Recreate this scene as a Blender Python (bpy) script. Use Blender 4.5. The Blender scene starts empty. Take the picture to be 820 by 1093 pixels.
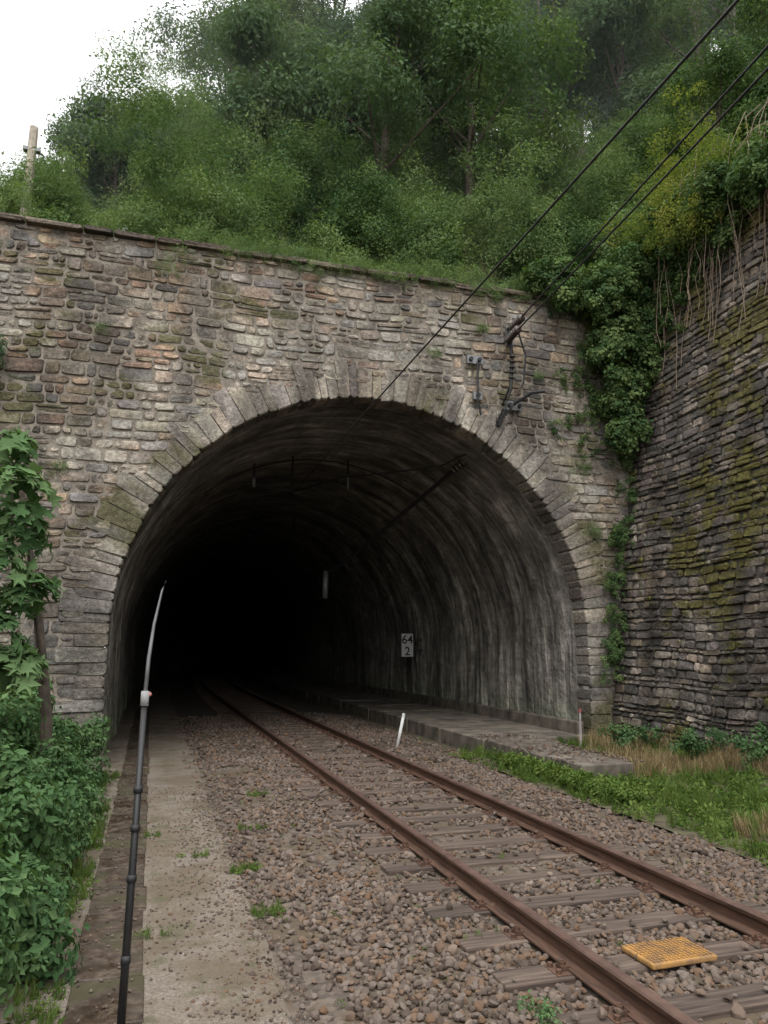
import bpy, math, random
import numpy as np
from mathutils import Vector, noise
random.seed(7); rng=np.random.default_rng(7)
R=random.uniform
S=bpy.context.scene
S.view_settings.view_transform='Standard'; S.view_settings.look='None'; S.view_settings.exposure=0
COL=S.collection
# ---------------------------------------------------------------- helpers
def link(o,parent=None):
    COL.objects.link(o)
    if parent: o.parent=parent
    return o
def empty(name,loc=(0,0,0)):
    o=bpy.data.objects.new(name,None); o.location=loc; return link(o)
def mk(name,V,F,mat=None,parent=None,col=None,smooth=False,uv=None):
    me=bpy.data.meshes.new(name)
    me.from_pydata([tuple(v) for v in V],[],F)
    if mat: me.materials.append(mat)
    if col is not None:
        a=me.color_attributes.new(name='col',type='FLOAT_COLOR',domain='POINT')
        c=np.ones((len(V),4),dtype=np.float32); c[:,:3]=np.array(col); a.data.foreach_set('color',c.ravel())
    if uv is not None:
        l=me.uv_layers.new(name='UVMap'); idx=np.zeros(len(me.loops),dtype=np.int32); me.loops.foreach_get('vertex_index',idx)
        l.data.foreach_set('uv',np.array(uv,dtype=np.float32)[idx].ravel())
    if smooth: me.polygons.foreach_set('use_smooth',[True]*len(me.polygons))
    me.update()
    return link(bpy.data.objects.new(name,me),parent)
class NT:
    def __init__(s,name):
        s.m=bpy.data.materials.new(name); s.m.use_nodes=True; s.t=s.m.node_tree; s.n=s.t.nodes; s.b=s.n['Principled BSDF']; s.out=s.n['Material Output']
    def N(s,t,**k):
        n=s.n.new(t)
        for a,b in k.items():
            if a in n.inputs.keys(): s.inp(n,a,b)
            else: setattr(n,a,b)
        return n
    def inp(s,n,a,b):
        if isinstance(b,bpy.types.NodeSocket): s.t.links.new(b,n.inputs[a])
        else: n.inputs[a].default_value=b
    def L(s,a,b): s.t.links.new(a,b)
    def noise(s,vec,scale,detail=3,rough=.6):
        n=s.N('ShaderNodeTexNoise',Scale=scale,Detail=min(detail,3),Roughness=rough)
        if vec is not None: s.L(vec,n.inputs['Vector'])
        return n.outputs['Fac']
    def ramp(s,fac,stops):
        r=s.n.new('ShaderNodeValToRGB'); s.L(fac,r.inputs[0]); e=r.color_ramp.elements
        while len(e)<len(stops): e.new(.5)
        for i,(p,c) in enumerate(stops):
            e[i].position=p; e[i].color=(c if len(c)==4 else (*c,1)) if hasattr(c,'__len__') else (c,c,c,1)
        return r.outputs['Color']
    def mix(s,f,a,b,mode='MIX'):
        n=s.n.new('ShaderNodeMix'); n.data_type='RGBA'; n.blend_type=mode
        for i,v in ((0,f),(6,a),(7,b)):
            if isinstance(v,bpy.types.NodeSocket): s.L(v,n.inputs[i])
            else: n.inputs[i].default_value=v if i==0 else (*v,1)
        return n.outputs[2]
    def pos(s): return s.N('ShaderNodeNewGeometry').outputs['Position']
    def mapv(s,vec,sc):
        n=s.N('ShaderNodeMapping'); n.inputs['Scale'].default_value=sc; s.L(vec,n.inputs['Vector']); return n.outputs[0]
    def math(s,op,a,b=0.):
        n=s.n.new('ShaderNodeMath'); n.operation=op
        for i,v in enumerate((a,b)):
            if isinstance(v,bpy.types.NodeSocket): s.L(v,n.inputs[i])
            else: n.inputs[i].default_value=v
        return n.outputs[0]
    def bump(s,h,st=.5,dist=.02,prev=None):
        n=s.N('ShaderNodeBump',Strength=st,Distance=dist); s.L(h,n.inputs['Height'])
        if prev: s.L(prev,n.inputs['Normal'])
        return n.outputs[0]
    def base(s,c): s.inp(s.b,'Base Color',c if isinstance(c,bpy.types.NodeSocket) else (*c,1))
def simple(name,c,rough=.7,metal=0,var=.35,sc=8,bs=.3):
    m=NT(name); p=m.pos(); f=m.noise(p,sc,3)
    lo=tuple(x*(1-var) for x in c); hi=tuple(min(1,x*(1+var)) for x in c)
    m.base(m.ramp(f,[(.3,lo),(.7,hi)])); m.b.inputs['Roughness'].default_value=rough; m.b.inputs['Metallic'].default_value=metal
    if bs>.25: m.L(m.bump(m.noise(p,sc*6,2),bs,.005),m.b.inputs['Normal'])
    return m.m
def boxv(V,F,x0,x1,y0,y1,z0,z1):
    b=len(V); V+= [(x0,y0,z0),(x1,y0,z0),(x1,y1,z0),(x0,y1,z0),(x0,y0,z1),(x1,y0,z1),(x1,y1,z1),(x0,y1,z1)]
    F+=[(b,b+3,b+2,b+1),(b+4,b+5,b+6,b+7),(b,b+1,b+5,b+4),(b+1,b+2,b+6,b+5),(b+2,b+3,b+7,b+6),(b+3,b,b+4,b+7)]
def bevel(o,w,seg=2):
    m=o.modifiers.new('b','BEVEL'); m.width=w; m.segments=seg; m.limit_method='ANGLE'; return o
def tubev(V,F,pts,rad,n=8):
    pts=[Vector(p) for p in pts]; b0=len(V); k=len(pts)
    if not hasattr(rad,'__len__'): rad=[rad]*k
    for i,p in enumerate(pts):
        d=(pts[min(i+1,k-1)]-pts[max(i-1,0)]).normalized()
        u=d.cross(Vector((0,0,1)) if abs(d.z)<.95 else Vector((1,0,0))).normalized(); w=d.cross(u)
        for j in range(n):
            a=2*math.pi*j/n; V.append(tuple(p+(u*math.cos(a)+w*math.sin(a))*rad[i]))
    for i in range(k-1):
        for j in range(n):
            F.append((b0+i*n+j,b0+i*n+(j+1)%n,b0+(i+1)*n+(j+1)%n,b0+(i+1)*n+j))
    F.append(tuple(b0+j for j in range(n))[::-1]); F.append(tuple(b0+(k-1)*n+j for j in range(n)))
def tube(name,pts,rad,mat,parent=None,n=8):
    V=[];F=[]; tubev(V,F,pts,rad,n); return mk(name,V,F,mat,parent,smooth=True)
# ---------------------------------------------------------------- stone masonry
cl=lambda a:max(0.,min(1.,a))
def fr(x,y,z,o=4): return noise.fractal(Vector((x,y,z)),.9,2.,o)
def lerp3(a,b,t): return tuple(a[i]+(b[i]-a[i])*t for i in range(3))
def tint(v,c,kind):
    x,y,z=v
    k=1+.55*fr(x*.6,y*.6,z*.6)+.75*fr(x*2.2+9,y*2.2,z*.2)+.25*fr(x*5,y*5,z*5,2)
    k=max(.36,min(1.6,k)); c=tuple(q*k for q in c)
    if kind in 'pr':
        g=math.exp(-((math.hypot(x-CX,z-CZ)-6.1)/1.1)**2)*(1 if z>CZ+2 else .2)
        l=cl((fr(x*.8+30,y,z*.8)-.08+.25*g)/.3)*.5; c=lerp3(c,(.38,.36,.315),l)
        d=cl((fr(x*1.8+50,y,z*.45)-.02)/.3)*.7; c=lerp3(c,(.078,.070,.063),d)
        low=cl((4.0-z)/4)*.4; c=lerp3(c,(.125,.12,.113),low)
        m=cl((fr(x*.7+80,y,z*.7)-.33+.14*cl((x-7)/3))/.12)*.8; c=lerp3(c,(.085,.084,.035),m)
    if kind=='w':
        g=1.2*math.exp(-((y-10.9)/1.2)**2-((z-4.4)/1.7)**2)+1.1*math.exp(-((y-10.6)/1.)**2-((z-7.9)/.9)**2)+.6*math.exp(-((z-10)/.8)**2)
        l=cl((fr(x+10,y*1.1,z*1.1)-.2)/.3)*.35; c=lerp3(c,(.20,.175,.15),l)
        d=cl((fr(x+20,y*1.8,z*.25)-.05)/.3)*.6; c=lerp3(c,(.045,.04,.036),d)
        m=cl((fr(x+80,y*1.3,z*.9)+.35*fr(x*5,y*5,z*5,2)-.38+.85*g)/.16)*.85; b=R(.5,1.3); c=lerp3(c,(.12*b,.11*b,.026*b),m)
    return c
def stone(V,F,C,q,P,d,back,col,bev=.018,kind='p'):
    out=[]
    for i in range(4):
        a=Vector(q[i]);p=Vector(q[i-1]);n=Vector(q[(i+1)%4])
        l1=(p-a).length;l2=(n-a).length
        out.append(a+(p-a)*min(.3,R(.015,.06)/max(l1,.01))); out.append(a+(n-a)*min(.3,R(.015,.06)/max(l2,.01)))
    c=sum((Vector(x) for x in q),Vector((0,0)))/4
    b=len(V)
    tx=R(-.012,.012);ty=R(-.012,.012)
    for o in out: V.append(P(o.x,o.y,-back))
    for o in out: V.append(P(o.x,o.y,d-bev*1.1+R(-.006,.004)))
    for i,o in enumerate(out):
        e=(c-o); l=max(e.length,.01); o2=o+e*min(.4,bev*R(.8,1.8)/l)
        V.append(P(o2.x,o2.y,d+tx*(1 if o.x>c.x else -1)+ty*(1 if o.y>c.y else -1)+R(-.006,.006)))
    V.append(P(c.x+R(-.02,.02),c.y,d+R(-.006,.016)))
    for r in (0,8):
        for j in range(8): F.append((b+r+j,b+r+(j+1)%8,b+r+8+(j+1)%8,b+r+8+j))
    for j in range(8): F.append((b+16+j,b+16+(j+1)%8,b+24))
    cs=[tint(V[b+16+j],col,kind) for j in range(9)]
    dk=[tuple(q*.8 for q in x) for x in cs[:8]]
    C.extend(dk+dk+cs)
def jit(c,v=.15):
    k=1+R(-v,v); return tuple(max(.01,x*k*(1+R(-.03,.03))) for x in c)
def stone_mat(name,gain=1.,rough=.92):
    m=NT(name); p=m.pos(); a=m.N('ShaderNodeAttribute',attribute_name='col').outputs['Color']
    f=m.noise(p,14,3,.8); c=m.mix(1.,a,m.ramp(f,[(.25,.4*gain),(.5,1.*gain),(.75,1.75*gain)]),'MULTIPLY')
    m.base(c); m.b.inputs['Roughness'].default_value=rough; m.b.inputs['Specular IOR Level'].default_value=.25
    m.L(m.bump(f,.8,.04),m.b.inputs['Normal']); return m.m
YP=14.2; CX=4.07; CZ=2.27; RI=4.8; TOPZ=9.82
m_port=stone_mat('portal_masonry',.95)
m_ring=stone_mat('voussoir_stone',.93)
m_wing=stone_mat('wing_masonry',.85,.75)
def mortar(name,c):
    m=NT(name);p=m.pos(); f=m.noise(p,6,3,.8); m.base(m.ramp(f,[(.3,tuple(x*.4 for x in c)),(.7,tuple(x*1.4 for x in c))]))
    m.b.inputs['Roughness'].default_value=.95; m.L(m.bump(f,.8,.03),m.b.inputs['Normal']); return m.m
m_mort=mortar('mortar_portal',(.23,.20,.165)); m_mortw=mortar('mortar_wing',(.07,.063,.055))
portal=empty('tunnel_portal')
pal=[(.29,.25,.20),(.25,.218,.185),(.32,.28,.222),(.255,.195,.14),(.195,.178,.163),(.35,.31,.245),(.28,.22,.16),(.205,.193,.182),(.30,.26,.215),(.22,.165,.125)]
V=[];F=[];C=[]
Pp=lambda s,t,n:(s,YP-n,t)
z=-.3
while z<TOPZ-.02:
    h=R(.12,.28); z1=min(TOPZ,z+h)
    if TOPZ-z1<.08: z1=TOPZ
    zm=(z+z1)/2; rr=RI+.42
    if zm<CZ: hc=rr
    elif zm-CZ<rr: hc=math.sqrt(rr*rr-(zm-CZ)**2)
    else: hc=0
    spans=[(-12,CX-hc),(CX+hc,11.2)] if hc>0 else [(-12,11.2)]
    ph=R(0,6)
    for a,b in spans:
        x=a-(R(0,.3) if a==-12 else 0)
        while x<b:
            w=R(.14,.58)*(1.2 if h>.19 else .95); x1=x+w
            if b-x1<.15: x1=b
            g=R(.006,.018)
            wv=lambda X:(.04*math.sin(X*.8+z*.3)+.014*math.sin(X*2.7+ph*.1))*(1 if 0<z<TOPZ-.4 else .1)
            def addq(xa,xb,za,zb):
                q=[(xa+g+R(-.01,.02),za+g*.7+R(-.007,.022)),(xb-g+R(-.02,.01),za+g*.7+R(-.007,.022)),(xb-g+R(-.02,.01),zb-g*.5+R(-.022,.004)),(xa+g+R(-.01,.02),zb-g*.5+R(-.022,.004))]
                q=[(u,v+wv(u)) for u,v in q]
                cc=random.choice(pal)
                if zm>6.5 and xa<4 and random.random()<.35: cc=(.27,.19,.138)
                stone(V,F,C,q,Pp,R(-.004,.032),.06,jit(cc,.28))
            r_=random.random()
            if h>.19 and w>.25 and r_<.28:
                zs=z+(z1-z)*R(.4,.6); xm=x+(x1-x)*R(.35,.65)
                addq(x,x1,z,zs)
                if random.random()<.5: addq(x,xm,zs,z1); addq(xm,x1,zs,z1)
                else: addq(x,x1,zs,z1)
            else: addq(x,x1,z,z1)
            x=x1
    z=z1
mk('wall_stones',V,F,m_port,portal,C)
V=[];F=[]; rb=RI+.06
def quadcol(x0,x1,za,zb,zt):
    b=len(V); V.extend([(x0,YP+.008,za),(x1,YP+.008,zb),(x1,YP+.008,zt),(x0,YP+.008,zt)]); F.append((b,b+1,b+2,b+3))
quadcol(-12.2,CX-rb,-.5,-.5,TOPZ); quadcol(CX+rb,11.6,-.5,-.5,TOPZ)
n=64
for i in range(n):
    a0=math.pi-math.pi*i/n;a1=math.pi-math.pi*(i+1)/n
    quadcol(CX+rb*math.cos(a0),CX+rb*math.cos(a1),CZ+rb*math.sin(a0),CZ+rb*math.sin(a1),TOPZ)
mk('mortar_backing',V,F,m_mort,portal)
V=[];F=[];C=[]
rp=[(.31,.28,.23),(.27,.243,.208),(.345,.308,.255),(.235,.21,.18),(.29,.248,.195),(.255,.23,.205)]
a=0.
while a<math.pi-.01:
    da=R(.030,.064); a1=min(math.pi,a+da)
    if math.pi-a1<.025:a1=math.pi
    ro=RI+R(.5,.92); g=.001
    pt=lambda r,t:(CX+r*math.cos(t),CZ+r*math.sin(t))
    q=[pt(RI+R(-.018,.018),a+g),pt(ro,a+g),pt(ro+R(-.07,.07),a1-g),pt(RI+R(-.018,.018),a1-g)]
    q=[(u+R(-.012,.012),v+R(-.012,.012)) for u,v in q]
    stone(V,F,C,q,Pp,R(.005,.034),.5,jit(random.choice(rp),.28),.018); a=a1
for sgn in (-1,1):
    z=-.3;k=0
    while z<CZ-.02:
        z1=min(CZ,z+R(.14,.3)); 
        if CZ-z1<.12:z1=CZ
        w=R(.65,.95) if k%2 else R(.45,.6); k+=1
        xa=CX+sgn*(RI+R(-.015,.015)); xb=CX+sgn*(RI+w)
        x0,x1=min(xa,xb),max(xa,xb)
        q=[(x0,z+.006),(x1,z+.006),(x1,z1-.003),(x0,z1-.003)]
        q=[(u+R(-.01,.01),v+R(-.006,.006)) for u,v in q]
        stone(V,F,C,q,Pp,R(.01,.035),.5,jit(random.choice(rp),.25),.02); z=z1
mk('voussoir_ring',V,F,m_ring,portal,C)
V=[];F=[];C=[]
x=-12
while x<9.6:
    w=R(.5,1.1); e=R(-.025,.025); zz=TOPZ+R(-.01,.03)
    stone(V,F,C,[(x+.01,zz),(x+w-.01,zz+e),(x+w-.01,zz+.10+e),(x+.01,zz+.10)],Pp,R(.07,.15),.5,jit((.13,.105,.085),.25),.02,'c'); x+=w
mk('coping',V,F,m_port,portal,C)
V=[];F=[]; boxv(V,F,-12,11.5,YP+.02,YP+.8,TOPZ-.3,TOPZ+.04); mk('wall_core',V,F,m_mort,portal)
# ---- wing wall
wing=empty('retaining_wall')
T=Vector((1.65,0,10.75)); TL=T.length; T.normalize(); Nn=Vector((-T.z,0,T.x)); O=Vector((9.25,YP+.1,-.15))
Pw=lambda s,t,n:tuple(O+Vector((.0,-1,0))*s+T*t+Nn*n+Vector((.02*s,0,0)))
V=[];F=[];C=[]
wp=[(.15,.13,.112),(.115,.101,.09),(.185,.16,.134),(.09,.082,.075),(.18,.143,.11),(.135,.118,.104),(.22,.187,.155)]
t=0
while t<TL-.02:
    h=R(.08,.2); t1=min(TL,t+h)
    if TL-t1<.07:t1=TL
    s=-R(0,.3); ph=R(0,6)
    while s<15:
        w=R(.12,.48); s1=s+w; g=R(.006,.018)
        wv=lambda X:.04*math.sin(X*1.1+t*.5)+.015*math.sin(X*3.1+t)
        q=[(s+g,t+g*.7+R(-.01,.018)),(s1-g,t+g*.7+R(-.01,.018)),(s1-g+R(-.018,.01),t1-g*.5+R(-.018,.008)),(s+g+R(-.01,.018),t1-g*.5+R(-.018,.008))]
        q=[(u,v+wv(u)) for u,v in q]
        stone(V,F,C,q,Pw,R(0,.055),.06,jit(random.choice(wp),.35),.016,'w'); s=s1
    t=t1
mk('wall_stones',V,F,m_wing,wing,C)
V=[Pw(-.5,-.3,-.015),Pw(15,-.3,-.015),Pw(15,TL,-.015),Pw(-.5,TL,-.015),Pw(15,TL,-.7),Pw(-.5,TL,-.7)]
mk('mortar_backing',V,[(0,1,2,3),(3,2,4,5)],m_mortw,wing)
# ---------------------------------------------------------------- tunnel lining
m=NT('tunnel_lining'); uv=m.N('ShaderNodeUVMap',uv_map='UVMap').outputs[0]; p=m.pos(); at=m.N('ShaderNodeAttribute',attribute_name='col').outputs['Color']
dn=m.N('ShaderNodeTexNoise',Scale=2.2,Detail=3.,Roughness=.7); m.L(p,dn.inputs['Vector'])
vm=m.N('ShaderNodeVectorMath',operation='MULTIPLY_ADD'); m.L(dn.outputs['Color'],vm.inputs[0]); vm.inputs[1].default_value=(.4,.28,0); m.L(uv,vm.inputs[2])
br=m.N('ShaderNodeTexBrick',Scale=1.); m.L(vm.outputs[0],br.inputs['Vector']); br.inputs['Brick Width'].default_value=.42; br.inputs['Row Height'].default_value=.19
br.inputs['Mortar Size'].default_value=.022; br.inputs['Mortar Smooth'].default_value=1.; br.inputs['Color1'].default_value=(.31,.295,.27,1); br.inputs['Color2'].default_value=(.235,.225,.21,1); br.inputs['Mortar'].default_value=(.23,.215,.195,1)
c=m.mix(1.,br.outputs['Color'],m.ramp(dn.outputs['Fac'],[(.3,.5),(.7,1.5)]),'MULTIPLY')
stre=m.noise(m.mapv(uv,(5.,.22,1)),1.,3,.65)
c=m.mix(.9,c,m.ramp(stre,[(.35,.5),(.52,1.),(.66,1.6)]),'MULTIPLY')
c=m.mix(1.,c,at,'MULTIPLY')
m.base(c); m.b.inputs['Roughness'].default_value=.75
bp=m.bump(stre,.8,.08,m.bump(dn.outputs['Fac'],.9,.12)); m.L(bp,m.b.inputs['Normal'])
m_lin=m.m
prof=[]
rl=RI+.025
for i in range(9): prof.append((CX+rl,-.2+(CZ+.2)*i/8))
for i in range(1,64): a=math.pi*i/64; prof.append((CX+rl*math.cos(a),CZ+rl*math.sin(a)))
for i in range(9): prof.append((CX-rl,CZ-(CZ+.2)*i/8))
sl=[0]
for i in range(1,len(prof)): sl.append(sl[-1]+math.dist(prof[i],prof[i-1]))
ys=list(np.arange(YP+.06,30,.12))+list(np.arange(30,40,.5))+list(np.arange(40,131,4))
V=[];F=[];UV=[];C=[]
def curve_x(y): return .0015*max(0,y-30)**2
for yi,y in enumerate(ys):
    for j,(x,zz) in enumerate(prof):
        rib=noise.noise(Vector((x*.8,y*3.0,zz*.35+5)))
        d=.06*noise.noise(Vector((x*.6,y*.6,zz*.6)))+.06*rib+.025*noise.noise(Vector((x*5,y*5,zz*5))) if y>YP+.4 else 0
        nx,nz=(x-CX),(max(zz-CZ,0)); l=math.hypot(nx,nz)
        V.append((x+nx/l*d+curve_x(y),y,zz+nz/l*d)); UV.append((y,sl[j]))
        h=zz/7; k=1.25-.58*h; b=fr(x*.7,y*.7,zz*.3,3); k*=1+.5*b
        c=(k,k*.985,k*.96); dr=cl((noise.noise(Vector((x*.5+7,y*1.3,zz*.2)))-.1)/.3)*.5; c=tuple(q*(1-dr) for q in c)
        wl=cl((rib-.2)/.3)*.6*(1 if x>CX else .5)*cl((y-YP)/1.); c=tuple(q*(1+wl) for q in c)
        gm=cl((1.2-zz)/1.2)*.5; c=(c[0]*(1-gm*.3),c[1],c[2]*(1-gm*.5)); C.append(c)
k=len(prof)
for i in range(len(ys)-1):
    for j in range(k-1): F.append((i*k+j,i*k+j+1,(i+1)*k+j+1,(i+1)*k+j))
F.append(tuple((len(ys)-1)*k+j for j in range(k)))
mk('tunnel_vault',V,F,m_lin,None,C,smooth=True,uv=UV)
# ---------------------------------------------------------------- ground & track
m=NT('soil_grass'); p=m.pos(); f=m.noise(p,3,3,.8)
m.base(m.ramp(f,[(.3,(.05,.042,.03)),(.5,(.09,.075,.045)),(.7,(.08,.095,.035))])); m.b.inputs['Roughness'].default_value=.95; m.L(m.bump(f,.8,.1),m.b.inputs['Normal']); m_soil=m.m
mk('ground',[(-400,-400,-.08),(400,-400,-.08),(400,600,-.08),(-400,600,-.08)],[(0,1,2,3)],m_soil)
m=NT('ballast_bed'); p=m.pos(); vo=m.N('ShaderNodeTexVoronoi',Scale=22.); m.L(p,vo.inputs['Vector'])
c=m.ramp(vo.outputs['Color'],[(0,(.045,.035,.027)),(1,(.16,.125,.10))])
c=m.mix(m.ramp(m.noise(p,1.5,3,.7),[(.42,0.),(.6,.85)]),c,(.085,.062,.035))
m.base(c); m.b.inputs['Roughness'].default_value=.95; m.L(m.bump(vo.outputs['Distance'],-1.,.04),m.b.inputs['Normal']); m_bed=m.m
def sheet(name,xs,zf,mat,y0=-6,y1=128,parent=None):
    yy=list(np.arange(y0,24,.2))+list(np.arange(24,y1+1,3)); V=[];F=[]
    for y in yy:
        for i,x in enumerate(xs):
            xx=x+(.09*noise.noise(Vector((x*3,y*1.2,3))) if i in (0,len(xs)-1) else 0)
            V.append((xx+curve_x(y),y,zf(x,y)))
    k=len(xs)
    for i in range(len(yy)-1):
        for j in range(k-1): F.append((i*k+j,i*k+j+1,(i+1)*k+j+1,(i+1)*k+j))
    return mk(name,V,F,mat,parent,smooth=True)
def bz(x,y):
    if x<1.6: b=-.02+.03*max(0,x-.6)
    elif x<5.0: b=.01
    else: b=.01-.09*(x-5.0)
    return b+.014*noise.noise(Vector((x*2,y*2,0)))
bedo=sheet('ballast',list(np.linspace(.55,6.3,30)),bz,m_bed)
m=NT('path_gravel'); p=m.pos(); f=m.noise(p,60,3,.8); g=m.noise(p,1.1,3,.75)
c=m.ramp(f,[(.3,(.09,.07,.053)),(.55,(.205,.172,.14)),(.75,(.34,.30,.258))])
c=m.mix(m.ramp(g,[(.42,0.),(.6,.8)]),c,(.11,.082,.052))
c=m.mix(m.ramp(m.noise(p,2.3,3,.75),[(.54,0.),(.64,.6)]),c,(.065,.068,.024))
m.base(c); m.b.inputs['Roughness'].default_value=.95; m.L(m.bump(f,.7,.014),m.b.inputs['Normal']); m_path=m.m
sheet('path',list(np.linspace(-.9,.98,12)),lambda x,y:.006+.014*noise.noise(Vector((x*1.5,y*.8,7)))-(.05 if x>.9 else 0),m_path)
V=[];F=[]
y=-4
while y<60:
    w=.62; zz=.022+R(-.005,.005); tl=R(-.006,.006); sh=R(-.012,.012)
    b=len(V); boxv(V,F,-.36+sh,.06+sh+R(-.01,.01),y+.006,y+w-.006,-.05,zz)
    for i in (5,6): V[b+i]=(V[b+i][0],V[b+i][1],zz+tl)
    y+=w
m=NT('trough_concrete'); p=m.pos(); f=m.noise(p,7,3,.8); g=m.noise(p,1.8,3,.7)
c=m.ramp(f,[(.3,(.022,.015,.010)),(.5,(.058,.04,.028)),(.72,(.13,.10,.075))]); c=m.mix(m.ramp(g,[(.5,0.),(.6,.8)]),c,(.045,.042,.015))
m.base(c); m.L(m.ramp(g,[(.38,.25),(.55,.8)]),m.b.inputs['Roughness']); m.L(m.bump(f,.5,.02),m.b.inputs['Normal'])
bevel(mk('cable_trough',V,F,m.m),.008)
m_conc=simple('old_concrete',(.14,.12,.097),.9,0,.65,2.5,.6)
plat=empty('side_walkway')
V=[];F=[]
y=10.6
while y<100:
    w=1.2 if y<60 else 10; x1=7.35+.1*(y-10.6) if y<14 else 8.96
    c=curve_x(y)
    boxv(V,F,6.42+c+R(-.02,.02),x1+c,y+.01,y+w-.01,-.1,.24+R(-.012,.012)); y+=w
bevel(mk('slabs',V,F,m_conc,plat),.02)
V=[];F=[]; boxv(V,F,8.72,8.9,YP+.3,60,.2,.5); bevel(mk('wall_footing',V,F,m_conc,plat),.03)
TX=.05
XR=(2.585+TX,4.085+TX)
m=NT('rail_rust'); p=m.pos(); f=m.noise(m.mapv(p,(20,2,20)),1.5,3,.7)
m.base(m.ramp(f,[(.3,(.05,.027,.019)),(.7,(.14,.075,.048))])); m.b.inputs['Roughness'].default_value=.7; m.b.inputs['Metallic'].default_value=.1; m_rust=m.m
m_head=simple('rail_head',(.165,.105,.085),.42,.4,.35,5,.15)
def rail(x0,parent):
    pr=[(-.07,0),(.07,0),(.07,.012),(.012,.03),(.009,.1),(.033,.113),(.036,.138),(.028,.149),(-.028,.149),(-.036,.138),(-.033,.113),(-.009,.1),(-.012,.03),(-.07,.012)]
    yy=[-6]+list(np.arange(0,128,2)); V=[];F=[]
    for y in yy:
        for a,b in pr: V.append((x0+a+curve_x(y),y,.051+b))
    k=len(pr); mi=[]
    for i in range(len(yy)-1):
        for j in range(k): F.append((i*k+j,i*k+(j+1)%k,(i+1)*k+(j+1)%k,(i+1)*k+j)); mi.append(1 if j in (6,7,8) else 0)
    o=mk('rail',V,F,m_rust,parent); o.data.materials.append(m_head)
    o.data.polygons.foreach_set('material_index',mi)
track=empty('railway_track')
for x in XR: rail(x,track)
m=NT('sleeper_wood'); p=m.pos(); f=m.noise(m.mapv(p,(1.2,22,22)),1.2,3,.75)
oi=m.N('ShaderNodeAttribute',attribute_name='col').outputs['Color']
c=m.ramp(f,[(.3,(.033,.023,.018)),(.5,(.09,.066,.052)),(.72,(.17,.132,.105))]); c=m.mix(1.,c,oi,'MULTIPLY')
m.base(c); m.b.inputs['Roughness'].default_value=.85; m.L(m.bump(f,.6,.012),m.b.inputs['Normal']); m_sl=m.m
V=[];F=[];C=[];V2=[];F2=[];V3=[];F3=[]
y=-4.
while y<110:
    c=curve_x(y); cx=3.335+TX+c+R(-.03,.03); w=R(.115,.13)
    boxv(V,F,cx-1.27,cx+1.27,y-w,y+w,-.1,.045+R(-.004,.002)); 
    for _ in range(8): k=R(.6,1.4); C.append((k,k*.97,k*.95))
    if y<45:
        for x in XR:
            x+=c; boxv(V2,F2,x-.17,x+.17,y-.085,y+.085,.04,.0505)
            for sx in (-1,1):
                boxv(V2,F2,*sorted((x+sx*.055,x+sx*.115)),y-.035,y+.035,.0525,.078)
                tubev(V3,F3,[(x+sx*.092,y,.05),(x+sx*.092,y,.105)],.014,6); tubev(V3,F3,[(x+sx*.092,y,.078),(x+sx*.092,y,.098)],.024,6)
                for dy in (-.055,.055): tubev(V3,F3,[(x+sx*.145,y+dy,.05),(x+sx*.145,y+dy,.075)],.018,6)
    y+=.61
bevel(mk('sleepers',V,F,m_sl,track,C),.012)
mk('base_plates',V2,F2,m_rust,track); mk('fastening_bolts',V3,F3,m_rust,track)
# ---------------------------------------------------------------- instancers
def inst(name,P,Nr,Sc,child_me,parent):
    P=np.asarray(P,float);Nr=np.asarray(Nr,float);Sc=np.asarray(Sc,float);n=len(P)
    if n==0: return
    Nr=Nr/np.linalg.norm(Nr,axis=1)[:,None]
    r=rng.normal(size=(n,3)); U=np.cross(Nr,r); U/=np.linalg.norm(U,axis=1)[:,None]; W=np.cross(Nr,U)
    h=(Sc/2)[:,None]
    vs=np.stack([P-U*h-W*h,P+U*h-W*h,P+U*h+W*h,P-U*h+W*h],1).reshape(-1,3)
    me=bpy.data.meshes.new(name); me.vertices.add(4*n); me.vertices.foreach_set('co',vs.ravel())
    me.loops.add(4*n); me.loops.foreach_set('vertex_index',np.arange(4*n,dtype=np.int32))
    me.polygons.add(n); me.polygons.foreach_set('loop_start',np.arange(0,4*n,4,dtype=np.int32)); me.update(calc_edges=True); me.validate()
    o=link(bpy.data.objects.new(name,me),parent)
    o.instance_type='FACES'; o.use_instance_faces_scale=True; o.instance_faces_scale=1.; o.show_instancer_for_render=False
    c=link(bpy.data.objects.new(name+'_unit',child_me),o); return o
def rock_mesh(i,mat):
    import bmesh
    bm=bmesh.new(); bmesh.ops.create_icosphere(bm,subdivisions=2,radius=.5)
    for _ in range(9):
        d=Vector((R(-1,1),R(-1,1),R(-1,1))).normalized(); k=R(.25,.38)
        for v in bm.verts:
            e=v.co.dot(d)-k
            if e>0: v.co-=d*e
    for v in bm.verts: v.co.z*=.75; v.co.x*=1.15
    bmesh.ops.dissolve_limit(bm,angle_limit=.12,verts=bm.verts,edges=bm.edges); 
    me=bpy.data.meshes.new('rock%d'%i); bm.to_mesh(me); bm.free(); me.materials.append(mat); return me
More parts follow.
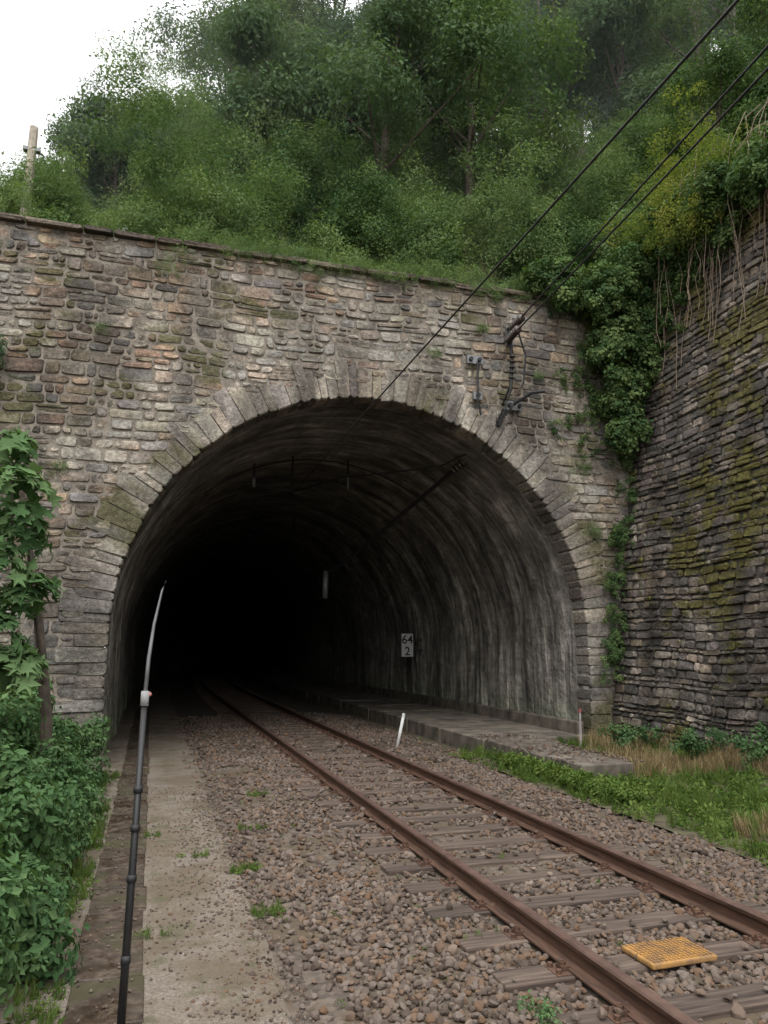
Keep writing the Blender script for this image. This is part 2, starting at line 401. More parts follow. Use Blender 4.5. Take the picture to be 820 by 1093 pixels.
def inst_mat(name,stops,rough=.9,trans=0,nsc=1.,w=.6):
    m=NT(name); oi=m.N('ShaderNodeObjectInfo').outputs['Random']; p=m.pos()
    f=m.math('ADD',m.math('MULTIPLY',oi,w),m.math('MULTIPLY',m.noise(p,nsc,1),1-w)); c=m.ramp(f,stops)
    d=m.N('ShaderNodeBsdfDiffuse'); m.L(c,d.inputs['Color'])
    if trans:
        t=m.N('ShaderNodeBsdfTranslucent'); m.L(m.mix(1.,c,(1.15,1.25,.55),'MULTIPLY'),t.inputs['Color'])
        x=m.N('ShaderNodeMixShader'); x.inputs[0].default_value=trans; m.L(d.outputs[0],x.inputs[1]); m.L(t.outputs[0],x.inputs[2]); m.L(x.outputs[0],m.out.inputs[0])
    else: m.L(d.outputs[0],m.out.inputs[0])
    return m.m
m_rock=inst_mat('ballast_stone',[(.1,(.045,.034,.028)),(.35,(.112,.088,.073)),(.55,(.165,.135,.115)),(.75,(.135,.086,.056)),(.95,(.28,.245,.215))],.9,0,2.)
rocks=[rock_mesh(i,m_rock) for i in range(4)]
P=[[] for _ in range(4)];Sx=[[] for _ in range(4)]
def addrock(x,y,z,s):
    i=random.randrange(4); P[i].append((x,y,z)); Sx[i].append(s)
y=1.2
while y<24:
    dens=.044 if y<7 else (.058 if y<13 else .085)
    x=.7
    while x<6.2:
        xx=x+R(-.03,.03); yy=y+R(-.03,.03)
        keep=1.
        if x<1.4: keep=(x-.6)/.8*.9
        if x>5.7: keep=.6
        ph=((yy+4)%.61); on=(ph<.13 or ph>.48) and 2.12<xx<4.65
        onr=any(abs(xx-r)<.085 for r in XR)
        if onr: keep=0
        if on: keep=.06
        if noise.noise(Vector((xx*.8,yy*.8,4)))>.15 : keep*=.35
        if random.random()<keep:
            s=R(.028,.07)*(1 if y<7 else (1.15 if y<13 else 1.5))
            if random.random()<.06: s*=1.4
            addrock(xx,yy,bz(xx,yy)+s*.12+(.045 if on else 0)+R(0,.012),s)
        x+=dens
    y+=dens
for _ in range(3500):
    x=min(.98,abs(random.gauss(0,.5)));x=1.-x; y=R(1.5,12); addrock(x,y,.01,R(.008,.032))
for _ in range(900): addrock(R(-.9,0),R(2,14),.03,R(.01,.03))
for _ in range(500): addrock(R(6.4,7.6),R(10.7,15),.25,R(.02,.07))
for i in range(4):
    n=len(P[i]); N_=rng.normal(size=(n,3))*.55+np.array([0,0,1.])
    inst('ballast_stones_%d'%i,P[i],N_,Sx[i],rocks[i],bedo)
# ---------------------------------------------------------------- foliage
def clump_mesh(name,mat,n,leaf,flat=1.,asp=.5,up=.7,rad=.5):
    V=[];F=[]
    for _ in range(n):
        d=Vector((random.gauss(0,1),random.gauss(0,1),random.gauss(0,1)))
        if d.length<.01: continue
        d.normalize(); r=rad*R(.25,1.1)**.6; c=d*r; c.z*=flat
        nn=(d*.5+Vector((R(-.7,.7),R(-.7,.7),up+R(-.5,.4)))).normalized()
        t=nn.cross(Vector((R(-1,1),R(-1,1),R(-1,1)))).normalized(); t=(t-Vector((0,0,.2))).normalized(); s=nn.cross(t).normalized(); L=leaf*R(.6,1.3); w=L*asp
        b=len(V)
        V+=[tuple(c),tuple(c+t*L*.45+s*w*.5+nn*L*.07),tuple(c+t*L),tuple(c+t*L*.45-s*w*.5+nn*L*.07)]
        F+=[(b,b+1,b+2),(b,b+2,b+3)]
    me=bpy.data.meshes.new(name); me.from_pydata(V,[],F); me.materials.append(mat); return me
def mleaf_mesh(name,mat,n,leaf,rad=.5):
    V=[];F=[]; out=[(0,0),(.35,-.12),(.5,.25),(.28,.3),(.62,.75),(.3,.66),(.12,.62),(0,1.15)]
    out=out+[(-a,b) for a,b in out[-2:0:-1]]
    for _ in range(n):
        d=Vector((random.gauss(0,1),random.gauss(0,1),random.gauss(0,.8))).normalized(); c=d*rad*R(.3,1)
        nn=(d*.6+Vector((R(-.5,.5),R(-.5,.5),.8))).normalized(); t=(Vector((d.x,d.y,-.3))+Vector((R(-.4,.4),R(-.4,.4),0))).normalized(); s=nn.cross(t).normalized(); nn=t.cross(s).normalized()*-1
        L=leaf*R(.6,1.2); b=len(V); V.append(tuple(c+t*L*.4+nn*L*.05))
        for a,q in out: V.append(tuple(c+t*L*q+s*L*a-nn*L*(.12*a*a+.1*q*q)))
        for j in range(len(out)): F.append((b,b+1+j,b+1+(j+1)%len(out)))
    me=bpy.data.meshes.new(name); me.from_pydata(V,[],F); me.materials.append(mat); return me
g_far=inst_mat('leaves_far_hazed',[(.15,(.055,.095,.058)),(.5,(.095,.15,.08)),(.85,(.15,.205,.105))],.7,.25,.12,.45)  # bluer greens: distance haze is put into the leaf colour, besides the mist volume
g_mid=inst_mat('leaves_mid',[(.15,(.045,.088,.04)),(.5,(.095,.155,.062)),(.85,(.16,.22,.085))],.6,.25,.2)
g_lite=inst_mat('leaves_light',[(.15,(.095,.155,.072)),(.5,(.145,.215,.092)),(.85,(.22,.29,.125))],.6,.28,.3)
g_yel=inst_mat('leaves_yellow',[(.15,(.11,.16,.04)),(.5,(.18,.225,.055)),(.85,(.28,.28,.07))],.6,.35,.4)
g_near=inst_mat('leaves_near',[(.15,(.05,.10,.042)),(.5,(.085,.155,.065)),(.85,(.14,.215,.095))],.45,.25,1.)
g_grass=inst_mat('grass_green',[(.15,(.06,.10,.025)),(.5,(.105,.165,.043)),(.85,(.16,.215,.06))],.7,.3,1.)
g_dry=inst_mat('grass_dry',[(.15,(.16,.12,.065)),(.5,(.26,.20,.11)),(.85,(.36,.29,.17))],.8,.2,1.)
m_bark=simple('bark',(.09,.072,.055),.95,0,.5,6,.8)
U_far=clump_mesh('cl_far',g_far,110,.125); U_mid=clump_mesh('cl_mid',g_mid,110,.12); U_lite=clump_mesh('cl_lite',g_lite,100,.12,asp=.42); U_yel=clump_mesh('cl_yel',g_yel,50,.15)
U_near=clump_mesh('cl_near',g_near,50,.26,asp=.6); U_maple=mleaf_mesh('cl_maple',g_near,14,.42)
U_ivy=clump_mesh('cl_ivy',g_mid,60,.19,asp=.8,flat=.6)
class Bag:
    def __init__(s): s.P=[];s.N=[];s.S=[]
    def add(s,p,n,c): s.P.append(tuple(p));s.N.append(tuple(n));s.S.append(c)
    def lobe(s,c,r,n,sc,low=-.35):
        c=Vector(c)
        for _ in range(int(n)):
            d=Vector((random.gauss(0,1),random.gauss(0,1),random.gauss(0,1))).normalized()
            if d.z<low and random.random()<.75: d.z=-d.z
            k=R(.45,1.08)**.5 if random.random()<.85 else R(1.0,1.3)
            s.add((c.x+d.x*r[0]*k,c.y+d.y*r[1]*k,c.z+d.z*r[2]*k),(d.x,d.y,d.z+.5),sc*R(.5,1.35))
    def flush(s,name,me,par): inst(name,s.P,s.N,s.S,me,par)
def lin(x,pts):
    if x<=pts[0][0]: return pts[0][1]
    for (a,b),(c,d) in zip(pts,pts[1:]):
        if x<=c: return b+(d-b)*(x-a)/(c-a)
    return pts[-1][1]
def slope(x): return lin(x,[(-8,.39),(-3,.46),(0,.53),(3,.68),(10,.80),(16,.86)])
def H(x,y):
    d=max(0,y-14.75); return 9.7+slope(x)*min(d,60)+.6*max(0,x-11.2)*(1 if d<10 else max(0,1-(d-10)/30))+(.5*noise.noise(Vector((x*.2,y*.2,1)))*min(1,d/4))
V=[];F=[]
def hf(xs,ys):
    b=len(V)
    for y in ys:
        for x in xs: V.append((x,y,H(x,y)))
    k=len(xs)
    for i in range(len(ys)-1):
        for j in range(k-1): F.append((b+i*k+j,b+i*k+j+1,b+(i+1)*k+j+1,b+(i+1)*k+j))
hf(list(np.arange(-90,11,2.))+[11.2]+list(np.arange(13,110,2.)),[14.72]+list(np.arange(16,130,2.)))
hf([11.2]+list(np.arange(13,110,2.)),list(np.arange(-30,14,2.))+[14.72])
mk('hillside',V,F,m_soil,None,smooth=True)
forest=empty('forest'); BF=Bag();BM=Bag();BL=Bag();TV=[];TF=[]
def tree(x,y,h,bag,sc,nl=10,base=None,npl=30):
    z=H(x,y) if base is None else base; lean=R(-.06,.06)*h
    tubev(TV,TF,[(x,y,z-.3),(x+lean*.4,y,z+h*.35),(x+lean,y+R(-.2,.2),z+h*.85)],[h*.018,h*.012,h*.004],6)
    for i in range(nl):
        t=R(.35,1); rr=h*.28*math.sin(math.pi*min(.95,max(.12,(t-.12)/.95)))**.6; an=R(0,6.28); rad=rr*R(.35,1.05)
        cx=x+lean*t+math.cos(an)*rad; cy=y+math.sin(an)*rad; cz=z+h*t*.93; lr=h*R(.075,.16)
        tubev(TV,TF,[(x+lean*t*.6,y,z+h*t*.55),(cx,cy,cz)],[h*.006,h*.002],5)
        bag.lobe((cx,cy,cz),(lr,lr,lr*.65),npl,sc)
y=21.
while y<58:
    st=4.5+(y-20)*.09; x=-.24*y-3
    while x<y*1.0+4:
        xx=x+R(-1.8,1.8);yy=y+R(-1.8,1.8)
        hh=R(6.5,11)+(1.5 if xx>3 else 0)
        if xx<1.5: hh=R(4.5,7)
        if xx<-1: hh=R(4.2,6.6)
        b=BF if (yy>32 or random.random()<.45) else (BM if random.random()<.8 else BL)
        tree(xx,yy,hh,b,(.75 if xx<1.5 else .9)+.011*yy,10 if yy<45 else 8)
        x+=st
    y+=st*.95
tree(3.0,26,12,BM,.9,13,None,36); tree(6.2,27,13.5,BF,.95,13,None,34); tree(9.4,24,12,BM,.95,12); tree(14,25,12,BF,.95,12); tree(-1.2,28,7,BF,.8,12)
for _ in range(120):
    x=R(-5,19); y=R(15.3,22); h=R(.7,2.2)*(1+.14*(y-15))
    if x<-.5 : h*=.55
    if random.random()<.2: h*=1.5
    z=H(x,y); b=BL if random.random()<.66 else BM
    if -3.8<x<-2.7 and y<16.7: continue
    w_=R(.45,.75)
    for i in range(5):
        b.lobe((x+R(-.6,.6)*h*w_,y+R(-.5,.5)*h*.5,z+h*R(.2,1.1)),(h*.25,h*.25,h*.28),16,.55+.1*h*.3)
for _ in range(50):
    x=R(11.6,19); y=R(6,15); z=H(x,y); h=R(1,2.6); b=random.choice((BM,BL))
    for i in range(5): b.lobe((x+R(-.6,.6),y+R(-.6,.6),z+h*R(.2,.95)),(h*.34,h*.34,h*.3),18,.7)
for _ in range(10):
    x=R(13,22);y=R(7,18); tree(x,y,R(6,9),BM,.9)
BF.flush('crowns_far',U_far,forest);BM.flush('crowns_mid',U_mid,forest);BL.flush('shrubs_light',U_lite,forest)
mk('trunks',TV,TF,m_bark,forest)
ov=empty('coping_shrubs'); B=Bag()
x=-3.
while x<9.6:
    d=.9 if x>0 else .35
    if random.random()<d:
        zz=TOPZ+R(.1,.4)+(.0 if x>0.3 else .05); B.lobe((x,YP+R(.1,.5),zz),(R(.25,.5),.3,R(.15,.5)),R(12,24),.32)
        if x>.5 and random.random()<.65: B.lobe((x,YP-.12,TOPZ+R(-.12,.05)),(.28,.12,.16),10,.2)
    x+=.28
for (x,z,r) in ((-.1,9.2,.22),(.1,9.55,.2),(-1.2,7.9,.1),(5.4,8.2,.12),(8.3,6.9,.15),(8.9,5.9,.16),(7.9,7.9,.12),(6.6,8.9,.1),(-1.7,5.2,.1),(9.1,4.5,.15)):
    B.lobe((x,YP-.1,z),(r*1.4,.08,r),14,.17)
B.flush('leaves',U_lite,ov)
ivy=empty('ivy'); B=Bag(); BY=Bag()
def cw(y,z): return 9.25+1.65*(z+.15)/10.75+.02*(YP+.1-y)
path_=[(8.0,9.9,.45),(8.7,9.8,.75),(9.5,9.6,1.0),(10.2,10.3,1.0),(9.4,8.9,.7),(9.7,8.3,.6),(9.9,7.8,.5),(10.0,7.2,.4),(9.9,6.8,.3),(10.1,9.2,.7),(10.4,8.6,.5)]
for x,z,r in path_:
    for k in range(4): B.lobe((x+R(-.5,.5),YP-.3-R(0,.4),z+R(-.4,.4)),(r*R(.5,.85),r*.55,r*R(.5,.85)),24,.38)
for k in range(60):
    z=R(.8,6.9); y=YP-.15; xx=cw(y,z)-.1
    if random.random()<.8: B.lobe((xx+R(-.35,.05),y-R(-.05,.15),z),(.14,.10,.24),int(R(3,11)),.18)
for k in range(18):
    B.lobe((8.9+R(-.6,.8),YP-.12,R(6.2,8.6)),(.25,.08,.35),7,.18)
for k in range(24):
    y=YP-R(0,5.0); z=10.75; B.lobe((11.0+R(-.4,.4),y,z+R(-.1,.7)),(.6,.6,.5),24,.46)
for k in range(34):
    y=YP-R(.0,3.4); z=10.6-R(0,2.6)*(1-(YP-y)/3.8); B.lobe((cw(y,z)-.12,y,z),(.2,.35,.45),13,.3)
for k in range(44):
    y=YP-R(.0,3.4); BY.lobe((10.8+R(-1.0,.6),y,R(10.4,13.2)),(.4,.4,.35),9,.38)
B.flush('leaves',U_ivy,ivy); BY.flush('yellow_leaves',U_yel,ivy)
V=[];F=[]
for k in range(120):
    y=YP-R(.6,6.5); x=cw(y,10.6)+R(-.5,.0); z=R(10.6,12.4); pts=[(x+R(.2,.8),y+R(-.2,.2),z+R(.1,.8))]
    L=R(.8,3.4)
    for i in range(7): 
        x-=R(-.05,.08); y+=R(-.1,.1); z-=L/7; pts.append((min(x,cw(y,z)-.06),y,z))
    tubev(V,F,pts,.008,4)
mk('hanging_stems',V,F,simple('dry_stem',(.22,.165,.12),.9),ivy)
# left bank
V=[];F=[]; xs=[-.75,-1.1,-1.6,-2.2,-3,-4,-6,-9,-14,-30]; ys=list(np.arange(-6,14.3,.5))+[14.25]
def LB(x,y): return -.03+max(0,-x-1.0)*.75+.1*noise.noise(Vector((x,y,0)))*min(1,max(0,-x-.75))
for y in ys:
    for x in xs: V.append((x,y,LB(x,y)))
k=len(xs)
for i in range(len(ys)-1):
    for j in range(k-1): F.append((i*k+j,(i+1)*k+j,(i+1)*k+j+1,i*k+j+1))
mk('embankment',V,F,m_soil,None,smooth=True)
bush=empty('bush'); B=Bag()
for k in range(62):
    y=R(4.2,13); u=R(0,1); x=-.72-.02*(y-4)-R(0,1.8)*u; h=R(.25,.8)+(.55 if x<-1.3 else 0)+(.3 if y<9 else 0)*(x<-1.1)
    z=max(0,LB(x,y))
    for i in range(3): B.lobe((x+R(-.28,.18),y+R(-.3,.3),z+h*R(.1,1.15)),(.2,.28,.22),10,.26)
B.flush('leaves',U_near,bush)
vine=empty('sycamore_sapling'); B=Bag()
for (x,y,z,r) in ((-1.7,9.2,4.2,.35),(-1.6,9.,3.7,.4),(-1.45,9.1,3.3,.35),(-1.7,9,2.9,.4),(-1.4,9.1,2.5,.3),(-1.6,9.,2.1,.35),(-1.4,9.,1.8,.25),(-1.15,5.6,.95,.25),(-1.3,6.2,1.5,.25),(-1.02,4.4,.75,.2),(-1.1,5.,1.2,.2)):
    B.lobe((x,y,z),(r*.8,r*.7,r*.8),8 if y>8 else 5,.36 if y>8 else .26)
B.flush('leaves',U_maple,vine)
V=[];F=[]
tubev(V,F,[(-1.12,10.4,.1),(-1.2,10.4,1.2),(-1.4,10.3,2.6),(-1.62,10.2,3.7),(-1.75,10,4.6)],[.085,.07,.055,.035,.01],8)
tubev(V,F,[(-1.25,10.3,1.6),(-1.35,9.6,2.6),(-1.45,9.2,3.5)],[.03,.02,.008],6)
tubev(V,F,[(-1.5,9.4,.6),(-1.45,9.2,2.0),(-1.6,9.1,3.9)],[.03,.02,.008],6)
mk('stem',V,F,m_bark,vine)
wv_=empty('wall_creeper'); B=Bag()
for k in range(24):
    z=R(4.0,7.8); B.lobe((-2.9-R(0,.8)+(7-z)*.1,YP-.2,z),(.22,.12,.3),9,.3)
B.flush('leaves',U_near,wv_)
def tuft(name,mat,n,w=.012,spread=.25):
    V=[];F=[]
    for _ in range(n):
        a=R(0,6.28);r=R(0,spread); x,y=math.cos(a)*r,math.sin(a)*r; h=R(.4,1.0); b_=R(.1,.6); d=R(0,6.28); px,py=-math.sin(d)*w,math.cos(d)*w
        b=len(V)
        for t in (0,.5,.8):
            ox=math.cos(d)*b_*t*t*h;oy=math.sin(d)*b_*t*t*h; k=1-t*.5
            V+=[(x+ox-px*k,y+oy-py*k,h*t),(x+ox+px*k,y+oy+py*k,h*t)]
        V.append((x+math.cos(d)*b_*h,y+math.sin(d)*b_*h,h*.95))
        F+=[(b,b+1,b+3,b+2),(b+2,b+3,b+5,b+4),(b+4,b+5,b+6)]
    me=bpy.data.meshes.new(name); me.from_pydata(V,[],F); me.materials.append(mat); return me
T_g=tuft('tg',g_grass,30,.016,.35); T_d=tuft('td',g_dry,26,.012,.35)
U_weed=clump_mesh('cl_weed',g_grass,24,.3,flat=.5,asp=.5)
V=[];F=[]; xs=list(np.linspace(5.75,9.6,14)); ys=list(np.arange(-6,14.3,.4))+[14.4]
def VZ(x,y): return -.03+.1*max(0,x-6.)*.5+.05*noise.noise(Vector((x*1.2,y*1.2,9)))+(.12 if x>8.4 else 0)*(x-8.4)
for y in ys:
    for x in xs: V.append((x,y,VZ(x,y)))
k=len(xs)
for i in range(len(ys)-1):
    for j in range(k-1): F.append((i*k+j,i*k+j+1,(i+1)*k+j+1,(i+1)*k+j))
mk('verge',V,F,m_soil,None,smooth=True)
gr=empty('grass'); G=Bag();D=Bag();W=Bag()
for _ in range(3600):
    x=R(5.7,9.4);y=R(4,14.1)
    if 6.4<x<7.4+.1*(y-10.6) and y>10.55: continue
    nz=noise.noise(Vector((x*.7,y*.7,2)))
    z=VZ(x,y)
    if x<6.1 and random.random()<.5: continue
    if nz>.05+(7.9-x)*.25+R(-.15,.15) : (D).add((x,y,z),(R(-.2,.2),R(-.2,.2),1),R(.1,.34))
    elif random.random()<.5: G.add((x,y,z),(R(-.2,.2),R(-.2,.2),1),R(.07,.26))
    else: W.add((x,y,z+.04),(R(-.2,.2),R(-.2,.2),1),R(.1,.28))
for _ in range(420):
    x=R(5.95,6.4);y=R(9.,12.8); W.add((x,y,.06+R(0,.1)),(0,0,1),R(.12,.28))
for _ in range(1000):
    y=R(2.2,14); x=-.40-abs(random.gauss(0,.28)); 
    if noise.noise(Vector((x,y*.9,5)))>.2: continue
    z=max(0,LB(x,y)); b=random.choice((G,W,W)); b.add((x,y,z),(R(-.2,.2),R(-.2,.2),1),R(.05,.2))
for (x,y,k_) in ((.95,7.4,14),(.98,6.2,9),(1.2,9.,8),(.5,8.,5),(1.5,11,8),(3.4,7,3),(.1,6,3),(.08,9,4),(2.3,5.2,3)):
    for _ in range(k_): G.add((x+R(-.15,.15),y+R(-.08,.08),.0),(0,0,1),R(.05,.12)); W.add((x+R(-.12,.12),y+R(-.06,.06),.02),(0,0,1),R(.05,.12))
for _ in range(160): W.add((R(.8,6.2),R(3,14),.03),(0,0,1),R(.02,.06))
G.flush('green_tufts',T_g,gr);D.flush('dry_tufts',T_d,gr);W.flush('weeds',U_weed,gr)
wd=empty('weed_plant'); B=Bag()
for k in range(16): B.add((1.95+R(-.07,.07),3.70+R(-.05,.05),.05+R(0,.26)),(R(-.5,.5),R(-.5,.5),1),R(.07,.12))
for (x,y,h) in ((8.9,9.6,.5),(8.7,10.9,.4),(9.2,8.6,.6),(8.6,12.6,.3)):
    for k in range(5): B.lobe((x+R(-.35,.35),y+R(-.35,.35),.2+h*R(.1,1)),(.16,.16,.2),7,.2)
B.flush('leaves',U_near,wd)
# ---------------------------------------------------------------- objects
m_white=simple('white_paint',(.62,.62,.60),.6,0,.15,6,.1); m_black=simple('black_paint',(.015,.015,.016),.5,0,.2,9,.1)
m_steel=simple('galvanised_steel',(.20,.205,.21),.55,.5,.25,10,.2); m_dark=simple('dark_cable',(.022,.022,.024),.6,.2,.3,9,.1); m_porc=simple('insulator_porcelain',(.06,.045,.04),.3,0,.2,8,.05)
sg=empty('kilometre_sign',(8.35,24.6,2.15))
V=[];F=[]; boxv(V,F,-.22,.22,-.015,.015,-.40,.40); bevel(mk('board',V,F,m_white,sg),.01)
V=[];F=[]
for a in ((-.22,.22,.385,.4),(-.22,.22,-.4,-.385),(-.22,-.205,-.383,.383),(.205,.22,-.383,.383)): boxv(V,F,a[0],a[1],-.019,-.0155,a[2],a[3])
mk('border',V,F,m_black,sg)
V=[];F=[]; boxv(V,F,-.03,.03,.016,.05,-.3,.3); boxv(V,F,.0,.55,.02,.05,.15,.2); boxv(V,F,.0,.55,.02,.05,-.2,-.15); mk('bracket',V,F,m_dark,sg)
for s,zz in (('64',.05),('2',-.34)):
    cu=bpy.data.curves.new('digits','FONT'); cu.body=s; cu.size=.40; cu.align_x='CENTER'; cu.extrude=.002; cu.offset=.006; cu.materials.append(m_black)
    o=link(bpy.data.objects.new('digits_'+s,cu),sg); o.rotation_euler=(math.pi/2,0,0); o.location=(0,-.021,zz)
m=NT('balise_yellow'); p=m.pos(); f=m.noise(p,9,3,.75)
m.base(m.mix(m.ramp(f,[(.38,0.),(.6,.9)]),(.40,.215,.06),(.20,.12,.06))); m.b.inputs['Roughness'].default_value=.85; m_bal=m.m
ba=empty('balise',(3.31,4.52,.05)); ba.rotation_euler=(0,0,.02)
V=[];F=[]; boxv(V,F,-.245,.245,-.165,.165,0,.035); bevel(mk('housing',V,F,m_bal,ba),.01)
V=[];F=[]
for i in range(15):
    for j in range(10):
        x=-.215+i*.0307;y=-.138+j*.0307; boxv(V,F,x-.008,x+.008,y-.008,y+.008,.0355,.043)
mk('studs',V,F,m_bal,ba)
mp=empty('marker_post',(4.98,15.4,0)); V=[];F=[]; tubev(V,F,[(0,0,-.05),(.17,.05,.62)],[.035,.033],10); mk('post',V,F,m_white,mp,smooth=True)
V=[];F=[]; tubev(V,F,[(.165,.05,.6),(.185,.055,.68)],[.036,.03],10); mk('cap',V,F,m_white,mp)
mp=empty('stake',(8.05,13.3,.1)); V=[];F=[]; tubev(V,F,[(0,0,0),(.01,0,.7)],[.025,.02],8); mk('post',V,F,simple('grey_wood',(.3,.28,.27)),mp); V=[];F=[]; tubev(V,F,[(.01,0,.7),(.01,0,.76)],[.03,.03],8); mk('tip',V,F,simple('red_tip',(.35,.1,.1)),mp)
ep=empty('earthing_pole')
def lerp(a,b,t): return tuple(a[i]*(1-t)+b[i]*t for i in range(3))
A=(-.047,4.43,0.025); Bq=(-.02,4.65,1.68)
tube('lower_tube',[A,lerp(A,Bq,.5),Bq],[.022,.020,.017],m_black,ep,12)
for t in (.22,.45,.6,.72): tube('collar',[lerp(A,Bq,t),lerp(A,Bq,t+.022)],.026,m_dark,ep,12)
tube('clamp',[Bq,lerp(A,Bq,1.05)],.024,simple('grey_plastic',(.30,.30,.30)),ep,10)
tube('clamp_screw',[lerp(A,Bq,1.03),(.015,4.66,1.75)],.011,simple('pink_plastic',(.4,.16,.14)),ep,8)
tube('upper_rod',[lerp(A,Bq,1.04),(-.01,4.69,1.95),(.01,4.72,2.15),(.045,4.74,2.35),(.065,4.74,2.41)],[.012,.011,.009,.006,.003],m_steel,ep,8)
tube('base_foot',[(-.047,4.43,.02),(-.047,4.43,.045)],.04,m_dark,ep,12)
hp=empty('wooden_post'); V=[];F=[]; tubev(V,F,[(-3.15,16.6,9.6),(-3.12,16.6,13.5)],[.12,.09],8); mk('shaft',V,F,simple('weathered_post',(.40,.35,.29),.9),hp); V=[];F=[]; boxv(V,F,-3.3,-2.95,16.53,16.67,12.9,12.98); mk('crossbar',V,F,m_steel,hp)
oh=empty('overhead_line')
def wire(name,a,b,sag=0,r=.011,n=16,mat=None):
    a=Vector(a);b=Vector(b); pts=[]
    for i in range(n+1):
        t=i/n; q=a.lerp(b,t); q.z-=sag*4*t*(1-t); pts.append(q)
    return tube(name,pts,r,mat or m_dark,oh,6)
wire('contact_wire',(3.3,-12,6.0),(3.3,60,6.0),0,.012)
wire('feeder_wire_a',(5.55,-5,9.05),(7.2,YP-.2,8.95),.08,.017)
wire('feeder_wire_b',(5.8,-5,8.95),(7.1,YP-.2,8.65),.08,.017)
def insul(name,a,b,n=5,r=.06):
    a=Vector(a);b=Vector(b);V=[];F=[]; tubev(V,F,[a,b],.022,8)
    for i in range(n):
        c=a.lerp(b,(i+.5)/n); d=(b-a).normalized()*.012; tubev(V,F,[c-d*1.6,c,c+d],[r*.4,r,r*.9],12)
    mk(name,V,F,m_porc,oh,smooth=True)
insul('strain_insulator',(7.14,YP-.85,8.92),(7.2,YP-.2,8.95),6,.09)
insul('strain_insulator',(7.05,YP-.85,8.66),(7.1,YP-.2,8.65),6,.09)
V=[];F=[]
for (x,z,w,h) in ((6.35,8.15,.36,.18),(6.4,7.35,.2,.18),(7.25,7.2,.36,.2),(7.2,8.8,.16,.45)): boxv(V,F,x-w/2,x+w/2,YP-.14,YP-.07,z-h/2,z+h/2)
mk('wall_plates',V,F,m_steel,oh)
V=[];F=[]
for x,z in ((6.25,8.15),(6.45,8.15),(7.13,7.2),(7.37,7.2),(6.4,7.35)): tubev(V,F,[(x,YP-.07,z),(x,YP-.2,z)],.045,8)
for z in (8.95,8.65): tubev(V,F,[(7.15,YP-.07,z),(7.15,YP-.22,z)],.03,8)
tubev(V,F,[(6.4,YP-.16,8.1),(6.38,YP-.18,7.2),(6.45,YP-.16,6.9)],.022,6)
tubev(V,F,[(7.2,YP-.2,7.2),(7.5,YP-.5,7.4),(7.75,YP-.6,7.42)],.035,6)
tubev(V,F,[(7.2,YP-.16,8.85),(7.15,YP-.3,8.2),(7.1,YP-.3,7.5),(6.95,YP-.28,7.0),(6.85,YP-.2,6.7)],.035,6)
tubev(V,F,[(7.12,YP-.6,8.85),(7.35,YP-.55,8.2),(7.3,YP-.5,7.6),(7.05,YP-.4,7.05),(6.95,YP-.28,6.9)],.02,6)
mk('bracket_rods',V,F,m_dark,oh)
insul('insulator',(7.16,YP-.32,8.3),(7.12,YP-.3,7.7),5,.075)
insul('insulator',(6.98,YP-.26,7.05),(6.85,YP+.2,6.6),6,.09)
insul('insulator',(6.8,15.3,6.38),(6.6,16.0,6.15),6,.10)
V=[];F=[]
tubev(V,F,[(6.95,YP-.28,7.05),(6.88,YP+.1,6.65),(6.79,15.5,6.35),(6.55,16.6,6.05),(6.26,18,5.66),(5.8,19.5,5.1),(5.3,21,4.55),(4.95,22,4.25)],.05,8)
tubev(V,F,[(7.1,YP-.3,7.6),(6.9,14.8,6.5),(6.3,16,6.25),(5.4,17,6.25),(4.4,18,6.3),(3.35,20,6.2)],.022,6)
mk('feeder_cable',V,F,m_dark,oh)
tube('hanging_weight',[(4.9,22,4.32),(4.88,22,3.5)],.085,m_steel,oh,10)
for yy in (19.,27.,35.):
    V=[];F=[]
    ang=[math.radians(a) for a in range(55,131,5)]
    tubev(V,F,[(CX+(RI-.12)*math.cos(a),yy,CZ+(RI-.12)*math.sin(a)) for a in ang],.02,6)
    for xx in (2.3,3.3,4.8): tubev(V,F,[(xx,yy,CZ+math.sqrt(RI**2-(xx-CX)**2)),(xx,yy,6.0+(.0 if xx==3.3 else .2))],.03,6)
    tubev(V,F,[(2.0,yy,6.2),(3.4,yy,6.05)],.03,6)
    mk('catenary_support',V,F,m_dark,oh)
tube('clamp',[(2.3,19,6.4),(2.3,19,6.1)],.05,m_steel,oh,8); tube('clamp',[(4.8,19,6.6),(4.8,19,6.2)],.04,m_steel,oh,8)
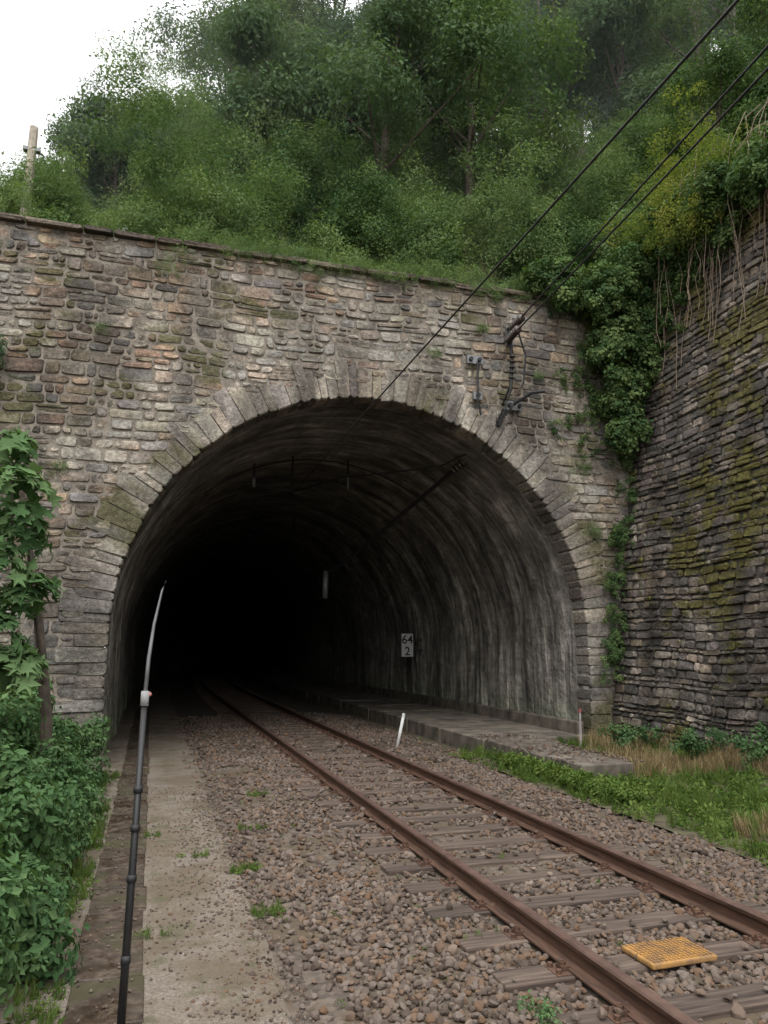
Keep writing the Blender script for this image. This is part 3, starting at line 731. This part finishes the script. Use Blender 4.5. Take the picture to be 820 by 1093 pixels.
# ---------------------------------------------------------------- mist hanging over the wooded slope
mm=bpy.data.materials.new('mist'); mm.use_nodes=True; t=mm.node_tree; t.nodes.remove(t.nodes['Principled BSDF']); vs=t.nodes.new('ShaderNodeVolumeScatter'); vs.inputs['Color'].default_value=(.9,.96,1,1); vs.inputs['Density'].default_value=.0045
t.links.new(vs.outputs[0],t.nodes['Material Output'].inputs['Volume'])
V=[];F=[]; boxv(V,F,-120,150,17.0,125,9.0,75); mk('mist',V,F,mm)
# ---------------------------------------------------------------- world, light, camera
w=bpy.data.worlds.new('World'); S.world=w; w.use_nodes=True; nt=w.node_tree; bg=nt.nodes['Background']
sk=nt.nodes.new('ShaderNodeTexSky'); sk.sky_type='NISHITA'; sk.sun_disc=False; sk.sun_elevation=math.radians(48); sk.sun_rotation=math.radians(195); sk.air_density=1.; sk.dust_density=4.; sk.ozone_density=1.
tc=nt.nodes.new('ShaderNodeTexCoord'); sx=nt.nodes.new('ShaderNodeSeparateXYZ'); nt.links.new(tc.outputs['Generated'],sx.inputs[0])
cr=nt.nodes.new('ShaderNodeValToRGB'); e=cr.color_ramp.elements; e[0].position=0.; e[0].color=(.34,.345,.35,1); e[1].position=1.; e[1].color=(1,1,1,1); x_=e.new(.65); x_.color=(.42,.425,.435,1); nt.links.new(sx.outputs['Z'],cr.inputs[0])
vm=nt.nodes.new('ShaderNodeVectorMath'); vm.operation='SCALE'; vm.inputs['Scale'].default_value=29.; nt.links.new(cr.outputs[0],vm.inputs[0])
mx=nt.nodes.new('ShaderNodeMix'); mx.data_type='RGBA'; mx.inputs[0].default_value=.88; nt.links.new(sk.outputs[0],mx.inputs[6]); nt.links.new(vm.outputs[0],mx.inputs[7]); nt.links.new(mx.outputs[2],bg.inputs[0]); bg.inputs[1].default_value=.15
L=bpy.data.lights.new('sun','SUN'); L.energy=1.5; L.angle=math.radians(30); L.color=(1,.97,.92); lo=link(bpy.data.objects.new('sun',L))
el=math.radians(48);az=math.radians(195)
d=Vector((math.sin(az)*math.cos(el),math.cos(az)*math.cos(el),math.sin(el))); lo.rotation_euler=d.to_track_quat('Z','Y').to_euler()
cd=bpy.data.cameras.new('camera'); cd.sensor_fit='VERTICAL'; cd.sensor_height=36; cd.sensor_width=27; cd.lens=36*800/1093; cd.clip_end=2000; cd.clip_start=.05
co=link(bpy.data.objects.new('camera',cd)); co.location=(0,0,2); co.rotation_euler=(math.radians(90+10.4),0,math.radians(-17)); S.camera=co
